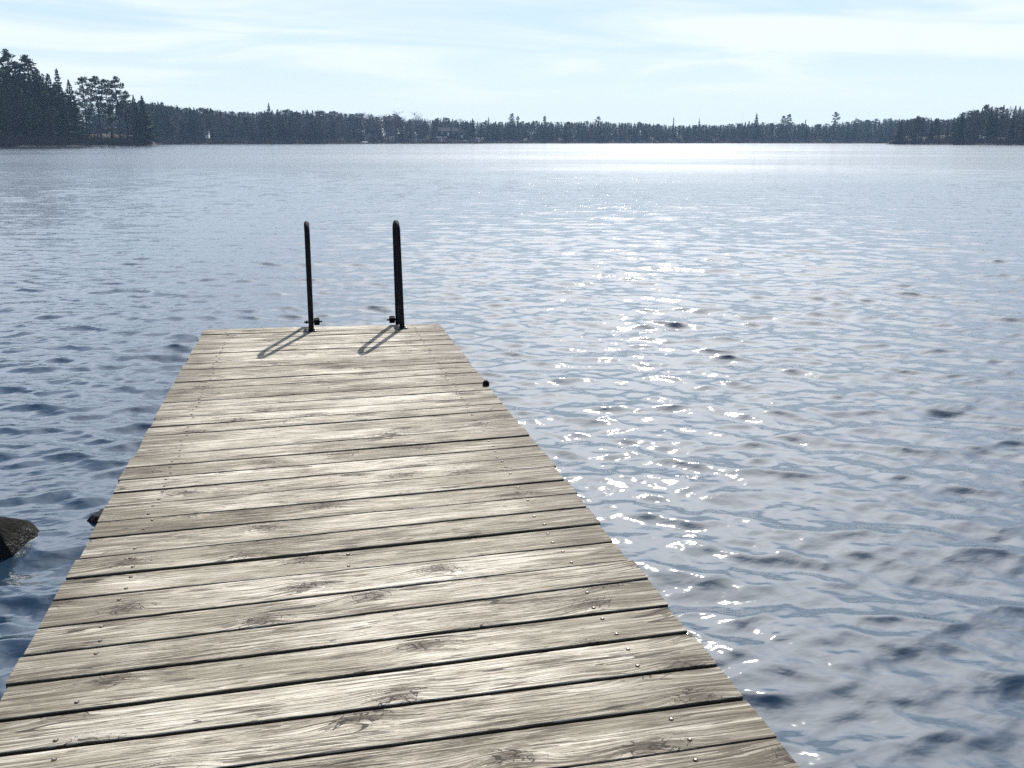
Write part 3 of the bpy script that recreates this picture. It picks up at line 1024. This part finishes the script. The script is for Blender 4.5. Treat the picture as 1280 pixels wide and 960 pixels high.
# ---- the wood behind the front rows, one mass per place
def mass(name, items, label):
    parts = {}
    for kd, var, u, ytop, D, z0, widen, rot in items:
        T = SHAPES[kd][var % len(SHAPES[kd])]
        p = at_dist(u, 176, D)
        h = at_dist(u, ytop, D).z - z0
        c, s = math.cos(rot), math.sin(rot)
        for vv, ff, mat in ((T.tv, T.tf, KM[kd][0]), (T.cv, T.cf, KM[kd][1])):
            A = np.array([tuple(q) for q in vv])
            B = np.empty_like(A)
            B[:, 0] = (A[:, 0] * c - A[:, 1] * s) * h * widen + p.x
            B[:, 1] = (A[:, 0] * s + A[:, 1] * c) * h * widen + p.y
            B[:, 2] = A[:, 2] * h + z0
            parts.setdefault(mat, []).append((B, ff))
    V, LV, LS, LT, MI = [], [], [], [], []
    nv = nl = 0
    mats = list(parts)
    for mi, mat in enumerate(mats):
        for B, ff in parts[mat]:
            V.append(B)
            flat = np.concatenate([np.array(f) for f in ff]) + nv
            tot = np.array([len(f) for f in ff])
            LV.append(flat); LT.append(tot)
            LS.append(nl + np.concatenate([[0], np.cumsum(tot)[:-1]]))
            MI.append(np.full(len(ff), mi))
            nl += len(flat); nv += len(B)
    V = np.concatenate(V); LV = np.concatenate(LV); LS = np.concatenate(LS); LT = np.concatenate(LT); MI = np.concatenate(MI)
    me = bpy.data.meshes.new(name)
    me.vertices.add(len(V)); me.vertices.foreach_set('co', V.astype(np.float32).ravel())
    me.loops.add(len(LV)); me.loops.foreach_set('vertex_index', LV.astype(np.int32))
    me.polygons.add(len(LS))
    me.polygons.foreach_set('loop_start', LS.astype(np.int32)); me.polygons.foreach_set('loop_total', LT.astype(np.int32))
    for mt in mats:
        me.materials.append(M[mt])
    me.polygons.foreach_set('material_index', MI.astype(np.int32))
    me.update(calc_edges=True)
    o = link_mesh(name, me)
    return tag(o, label, 'forest', None, 'stuff')

it = []
for row, (d0, d1, k0, k1) in enumerate(((40, 70, .8, 1.0), (70, 120, .88, 1.02), (120, 190, .94, 1.05))):
    u = -420.0 if row else 170.0
    while u < 1800:
        inside = 150 < u < 1330
        kd = rr.choices(('spruce', 'pine', 'bare'), (6, 3, 2) if not 420 < u < 545 else (3, 2, 6))[0]
        D = interp(FAR_D, u) + rr.uniform(d0, d1)
        top = interp(SKY_FAR, u)
        k = rr.uniform(k0, k1)
        it.append((kd, rr.randrange(6), u, 178.5 - (178.5 - top) * k, D, 2 + 2 * row, rr.uniform(1.3, 2.1), rr.uniform(0, 6.28)))
        u += rr.uniform(2.4, 5.2) if inside else rr.uniform(9, 16)
mass('far_forest', it, 'dark conifer wood reaching back from the far shore')
it = []
for row, (d0, d1, k0, k1) in enumerate(((20, 50, .75, .95), (50, 100, .9, 1.0))):
    u = 1122.0
    while u < 1800:
        kd = rr.choices(('spruce', 'pine', 'bare'), (4, 2, 3))[0]
        D = interp(RIGHT_D, u) + rr.uniform(d0, d1)
        it.append((kd, rr.randrange(6), u, 180 - (180 - interp(SKY_R, u)) * rr.uniform(k0, k1), D, 1.5 + row, rr.uniform(1.1, 1.6), rr.uniform(0, 6.28)))
        u += rr.uniform(3.5, 6.5) if u < 1330 else rr.uniform(14, 24)
mass('right_headland_forest', it, 'mixed wood filling the right hand headland')
it = []
for row, (d0, d1, k0, k1) in enumerate(((34, 60, .7, .95), (60, 100, .8, 1.0))):
    u = -600.0
    while u < 100:
        kd = rr.choices(('spruce', 'pine', 'bare'), (6, 3, 1))[0]
        D = interp(LEFT_D, u) + rr.uniform(d0, d1)
        it.append((kd, rr.randrange(6), u, 182 - (182 - interp(SKY_L, u)) * rr.uniform(k0, k1), D, 1.5 + row, rr.uniform(1.1, 1.5), rr.uniform(0, 6.28)))
        u += rr.uniform(3, 6) if u > -80 else rr.uniform(14, 24)
mass('left_headland_forest', it, 'dark conifer wood filling the left hand headland')

# ---- thicket along the water line
def thicket(name, curve, u0, u1, hgt, n, mat, label, off=(0.5, 10), cat='undergrowth'):
    g = np.random.default_rng(len(name) * 7 + n)
    us = g.uniform(u0, u1, n)
    V = np.empty((n, 4, 3))
    for i, uu in enumerate(us):
        D = interp(curve, uu) + g.uniform(*off)
        p = at_dist(uu, 176, D)
        clump = 0.45 + 0.55 * mnoise.noise((uu * 0.13, 3.0, len(name)))
        h = hgt * (clump + 0.35) * g.uniform(.4, 1)
        w = 0.05 + 0.06 * g.random()
        dx, dy = g.normal(0, .25) * h, g.normal(0, .25) * h
        c = (p.x, p.y, 0.3)
        V[i] = [(c[0] - w, c[1], c[2]), (c[0] + w, c[1], c[2]), (c[0] + dx + w * .4, c[1] + dy, c[2] + h), (c[0] + dx - w * .4, c[1] + dy, c[2] + h)]
    Q = np.arange(n * 4).reshape(n, 4)
    me = mesh_np(name, V.reshape(-1, 3), Q, False)
    o = link_mesh(name, me, (M[mat],))
    return tag(o, label, cat, None, 'stuff')
thicket('far_shore_undergrowth', FAR_D, 180, 1120, 4.5, 9000, 'twig', 'brown leafless bushes along the far shore')
thicket('left_shore_undergrowth', LEFT_D, -80, 190, 4.0, 4000, 'twig', 'brown leafless bushes along the left headland shore')
thicket('right_shore_undergrowth', RIGHT_D, 1112, 1345, 3.5, 2500, 'twig', 'brown leafless bushes along the right headland shore')
thicket('shore_reeds', FAR_D, 385, 640, 1.3, 2600, 'dry_grass', 'pale dry reeds and grass at the cottage shore', (0.2, 6), 'reeds')

# ------------------------------------------------------------------ cottages on the far shore
def cottage(u, D, z0, w, d, h, rh, yaw, wall, label, roof='roof'):
    p = at_dist(u, 176, D)
    root = empty('cottage', (p.x, p.y, z0))
    root.rotation_euler = (0, 0, yaw)
    tag(root, label, 'cottage', None)
    v, f = [], []
    box_vf(v, f, (0, 0, h / 2 - .5), (w / 2, 0, 0), (0, d / 2, 0), (0, 0, h / 2 + .5))
    b = len(v)
    v += [Vector((-w / 2, -d / 2, h)), Vector((-w / 2, d / 2, h)), Vector((-w / 2, 0, h + rh)), Vector((w / 2, -d / 2, h)), Vector((w / 2, d / 2, h)), Vector((w / 2, 0, h + rh))]
    f += [(b, b + 2, b + 1), (b + 3, b + 4, b + 5)]
    link_mesh('wall', mesh_from('wall', v, f), (M[wall],), root)
    v, f = [], []
    for s in (-1, 1):
        q = Vector((0, s * (d / 2 + .4), -(.4) * rh / (d / 2)))
        a = [Vector((-w / 2 - .4, 0, h + rh + .05)), Vector((w / 2 + .4, 0, h + rh + .05)), Vector((w / 2 + .4, q.y, h + .05 + q.z)), Vector((-w / 2 - .4, q.y, h + .05 + q.z))]
        b = len(v)
        v += a + [t + Vector((0, 0, .18)) for t in a]
        for fc in ((0, 1, 2, 3), (7, 6, 5, 4), (0, 4, 5, 1), (1, 5, 6, 2), (2, 6, 7, 3), (3, 7, 4, 0)):
            f.append(tuple(b + t for t in fc))
    rf = link_mesh('roof', mesh_from('roof', v, f), (M[roof],), root)
    v, f = [], []
    box_vf(v, f, (w * .2, .3, h + rh + .3), (.35, 0, 0), (0, .35, 0), (0, 0, .7))
    link_mesh('chimney', mesh_from('chimney', v, f), (M['bank'],), rf)
    for x in (-w * .3, w * .28):
        v, f = [], []
        box_vf(v, f, (x, -d / 2 - .03, h * .55), (.62, 0, 0), (0, .04, 0), (0, 0, .68))
        fr = link_mesh('window', mesh_from('window', v, f), (M['white'],), root)
        v, f = [], []
        box_vf(v, f, (x, -d / 2 - .06, h * .55), (.5, 0, 0), (0, .04, 0), (0, 0, .55))
        link_mesh('pane', mesh_from('pane', v, f), (M['pane'],), fr)
    v, f = [], []
    box_vf(v, f, (0, -d / 2 - .03, 1.0), (.5, 0, 0), (0, .05, 0), (0, 0, 1.0))
    link_mesh('door', mesh_from('door', v, f), (M['white'],), root)
    return root
cottage(560, 607, 5.2, 13, 7, 2.8, 2.2, .15, 'bank', 'long low grey cottage higher on the slope left of the cone-shaped spruce')
cottage(580.5, 604, 3.6, 5.5, 6, 3.2, 2.4, -.5, 'bank', 'small cottage just left of the cone-shaped spruce')
cottage(598.5, 598, 0.9, 6, 3.5, 2.0, .7, .05, 'red', 'low boathouse by the water under the cone-shaped spruce')
cottage(552, 592, 1.2, 6, 4, 2.2, 1.0, .1, 'red', 'little shed by the water below the long grey cottage')
cottage(456, 566, 1.8, 7, 5, 2.5, 2.0, .3, 'bank', 'small dark cottage with pale roof among bare trees left of the skyline notch')
cottage(466, 570, 1.2, 5, 4, 2.2, 1.4, -.1, 'red', 'tiny shed right beside the dark cottage among the bare trees')
cottage(260, 474, 4.0, 1.7, 3.0, 2.6, 1.0, 0.1, 'white', 'tiny white gabled house half hidden in the wood near the left headland', 'dark_roof')

# upturned white rowing boat on the bank
p = at_dist(455.5, 177, 553)
v, f = [], []
nb = 14
for i in range(nb + 1):
    t = i / nb * 2 - 1
    wd = 0.75 * (1 - abs(t) ** 2.4) + .03
    for k in range(9):
        a = math.pi * k / 8
        v.append(Vector((t * 2.1, -math.cos(a) * wd, math.sin(a) ** .8 * .55 * (1 - .35 * t * t) if 0 < k < 8 else 0)))
for i in range(nb):
    for k in range(8):
        f.append((i * 9 + k, i * 9 + k + 1, (i + 1) * 9 + k + 1, (i + 1) * 9 + k))
    f.append((i * 9 + 8, i * 9, (i + 1) * 9, (i + 1) * 9 + 8))
bo = empty('rowing_boat', (p.x, p.y, 0.75))
bo.rotation_euler = (0, 0, .3)
tag(bo, 'white upturned rowing boat on the far bank below the dark cottage', 'boat')
link_mesh('hull', mesh_from('hull', v, f, True), (M['white'],), bo)
v, f = [], []
tube(v, f, [(-2.05, 0, .38), (-1, 0, .55), (0, 0, .58), (1, 0, .55), (2.05, 0, .38)], .04, 6)
link_mesh('keel', mesh_from('keel', v, f, True), (M['beam'],), bo)

# ------------------------------------------------------------------ haze
v, f = [], []
box_vf(v, f, (0, 560, 17), (1250, 0, 0), (0, 800, 0), (0, 0, 21))
hz = link_mesh('haze', mesh_from('haze', v, f))
tag(hz, 'thin bluish air haze over the lake', 'haze', None, 'stuff')
hm = bpy.data.materials.new('air_haze')
hm.use_nodes = True
nt = hm.node_tree
nt.nodes.clear()
out = nt.nodes.new('ShaderNodeOutputMaterial')
pv = nt.nodes.new('ShaderNodeVolumePrincipled')
pv.inputs['Color'].default_value = (0.46, 0.68, 1.0, 1)
pv.inputs['Density'].default_value = 0.00019
pv.inputs['Anisotropy'].default_value = 0.0
nt.links.new(pv.outputs[0], out.inputs['Volume'])
hz.data.materials.append(hm)

# ------------------------------------------------------------------ sky, sun
SUN_EL, SUN_AZ = 40.0, 9.0                    # azimuth to the right of straight ahead
w = bpy.data.worlds.new('World')
sc.world = w
w.use_nodes = True
nt = w.node_tree
nt.nodes.clear()
def N(t, **kw):
    nd = nt.nodes.new(t)
    for a, b in kw.items():
        setattr(nd, a, b)
    return nd
sky = N('ShaderNodeTexSky', sky_type='NISHITA', sun_disc=False)
sky.sun_elevation = R(SUN_EL)
sky.sun_rotation = R(SUN_AZ)
sky.altitude = 100
sky.air_density = 1.0
sky.dust_density = 0.25
sky.ozone_density = 2.0
tc = N('ShaderNodeTexCoord')
sep = N('ShaderNodeSeparateXYZ')
nt.links.new(tc.outputs['Generated'], sep.inputs[0])
def wm(op, a, b=None, clamp=False):
    nd = N('ShaderNodeMath', operation=op, use_clamp=clamp)
    for i, x in enumerate((a, b)):
        if x is None: continue
        if isinstance(x, (int, float)): nd.inputs[i].default_value = x
        else: nt.links.new(x, nd.inputs[i])
    return nd.outputs[0]
zz = wm('ADD', wm('MAXIMUM', sep.outputs[2], 0.0), 0.06)
px_ = wm('DIVIDE', sep.outputs[0], zz)
py_ = wm('DIVIDE', sep.outputs[1], zz)
cmb = N('ShaderNodeCombineXYZ')
nt.links.new(wm('ADD', wm('MULTIPLY', px_, 0.42), wm('MULTIPLY', py_, 0.10)), cmb.inputs[0])
nt.links.new(wm('ADD', wm('MULTIPLY', py_, 0.62), wm('MULTIPLY', px_, -0.22)), cmb.inputs[1])
cn = N('ShaderNodeTexNoise')
cn.inputs['Scale'].default_value = 1.0
cn.inputs['Detail'].default_value = 6
cn.inputs['Roughness'].default_value = 0.55
cn.inputs['Distortion'].default_value = 0.9
nt.links.new(cmb.outputs[0], cn.inputs['Vector'])
def wr(x, a0, b0, lo, hi):
    nd = N('ShaderNodeMapRange', interpolation_type='SMOOTHSTEP')
    nt.links.new(x, nd.inputs[0])
    for i, q in zip((1, 2, 3, 4), (a0, b0, lo, hi)):
        nd.inputs[i].default_value = q
    return nd.outputs[0]
sdir = (math.sin(R(SUN_AZ)) * math.cos(R(SUN_EL)), math.cos(R(SUN_AZ)) * math.cos(R(SUN_EL)), math.sin(R(SUN_EL)))
vd = N('ShaderNodeVectorMath', operation='DOT_PRODUCT')
nt.links.new(tc.outputs['Generated'], vd.inputs[0])
vd.inputs[1].default_value = sdir
cirrus = wr(cn.outputs['Fac'], 0.36, 0.66, 0.0, 1.0)
ahead = wr(sep.outputs[1], -0.4, 0.9, 0.0, 1.0)
low = wm('MULTIPLY', wr(sep.outputs[2], 0.30, 0.52, 0.90, 0.0), wr(sep.outputs[1], 0.1, 0.72, 0.2, 1.0))
glow = wm('MULTIPLY', wr(vd.outputs['Value'], 0.72, 0.985, 0.0, 0.9), wr(sep.outputs[2], 0.15, 0.36, 0.0, 1.0))
cov = wm('ADD', wm('MAXIMUM', low, glow), wm('MULTIPLY', wm('SUBTRACT', cirrus, 0.35), 0.10), clamp=True)
veil = N('ShaderNodeMix', data_type='RGBA')
nt.links.new(wr(vd.outputs['Value'], 0.86, 0.995, 0.0, 1.0), veil.inputs[0])
lowc = N('ShaderNodeMix', data_type='RGBA')
nt.links.new(wr(sep.outputs[2], 0.0, 0.15, 0.0, 1.0), lowc.inputs[0])
lowc.inputs[6].default_value = (6.5, 7.5, 8.2, 1)
lowc.inputs[7].default_value = (5.3, 6.8, 8.3, 1)
wisp = N('ShaderNodeMix', data_type='RGBA')
nt.links.new(wm('MULTIPLY', cirrus, wr(sep.outputs[2], 0.0, 0.10, 0.2, 0.85)), wisp.inputs[0])
nt.links.new(lowc.outputs[2], wisp.inputs[6])
wisp.inputs[7].default_value = (8.0, 8.5, 8.9, 1)
hi = N('ShaderNodeMix', data_type='RGBA')
nt.links.new(wr(sep.outputs[2], 0.14, 0.36, 0.0, 1.0), hi.inputs[0])
nt.links.new(wisp.outputs[2], hi.inputs[6])
hi.inputs[7].default_value = (13.5, 14.8, 17.0, 1)
nt.links.new(hi.outputs[2], veil.inputs[6])
veil.inputs[7].default_value = (30, 30.5, 31, 1)
mx = N('ShaderNodeMix', data_type='RGBA')
nt.links.new(cov, mx.inputs[0])
nt.links.new(sky.outputs[0], mx.inputs[6])
nt.links.new(veil.outputs[2], mx.inputs[7])
bg = N('ShaderNodeBackground')
bg.inputs['Strength'].default_value = 0.07
nt.links.new(mx.outputs[2], bg.inputs['Color'])
wo = N('ShaderNodeOutputWorld')
nt.links.new(bg.outputs[0], wo.inputs['Surface'])

sun = bpy.data.lights.new('sun', 'SUN')
sun.energy = 5.0
sun.angle = R(0.53)
sun.color = (1.0, 0.96, 0.90)
so = bpy.data.objects.new('sun', sun)
COL.objects.link(so)
sd = Vector((math.sin(R(SUN_AZ)) * math.cos(R(SUN_EL)), math.cos(R(SUN_AZ)) * math.cos(R(SUN_EL)), math.sin(R(SUN_EL))))
so.rotation_euler = (-sd).to_track_quat('-Z', 'Y').to_euler()
so.location = sd * 100

# ------------------------------------------------------------------ render
sc.render.engine = 'CYCLES'
sc.view_settings.view_transform = 'Standard'
sc.view_settings.look = 'None'
sc.view_settings.gamma = 1.0
sc.view_settings.exposure = 0.84
sc.cycles.use_denoising = False
sc.cycles.use_adaptive_sampling = False
sc.cycles.max_bounces = 6
sc.cycles.volume_bounces = 0
sc.cycles.transparent_max_bounces = 8
sc.cycles.sample_clamp_indirect = 4.0
sc.cycles.sample_clamp_direct = 0.0
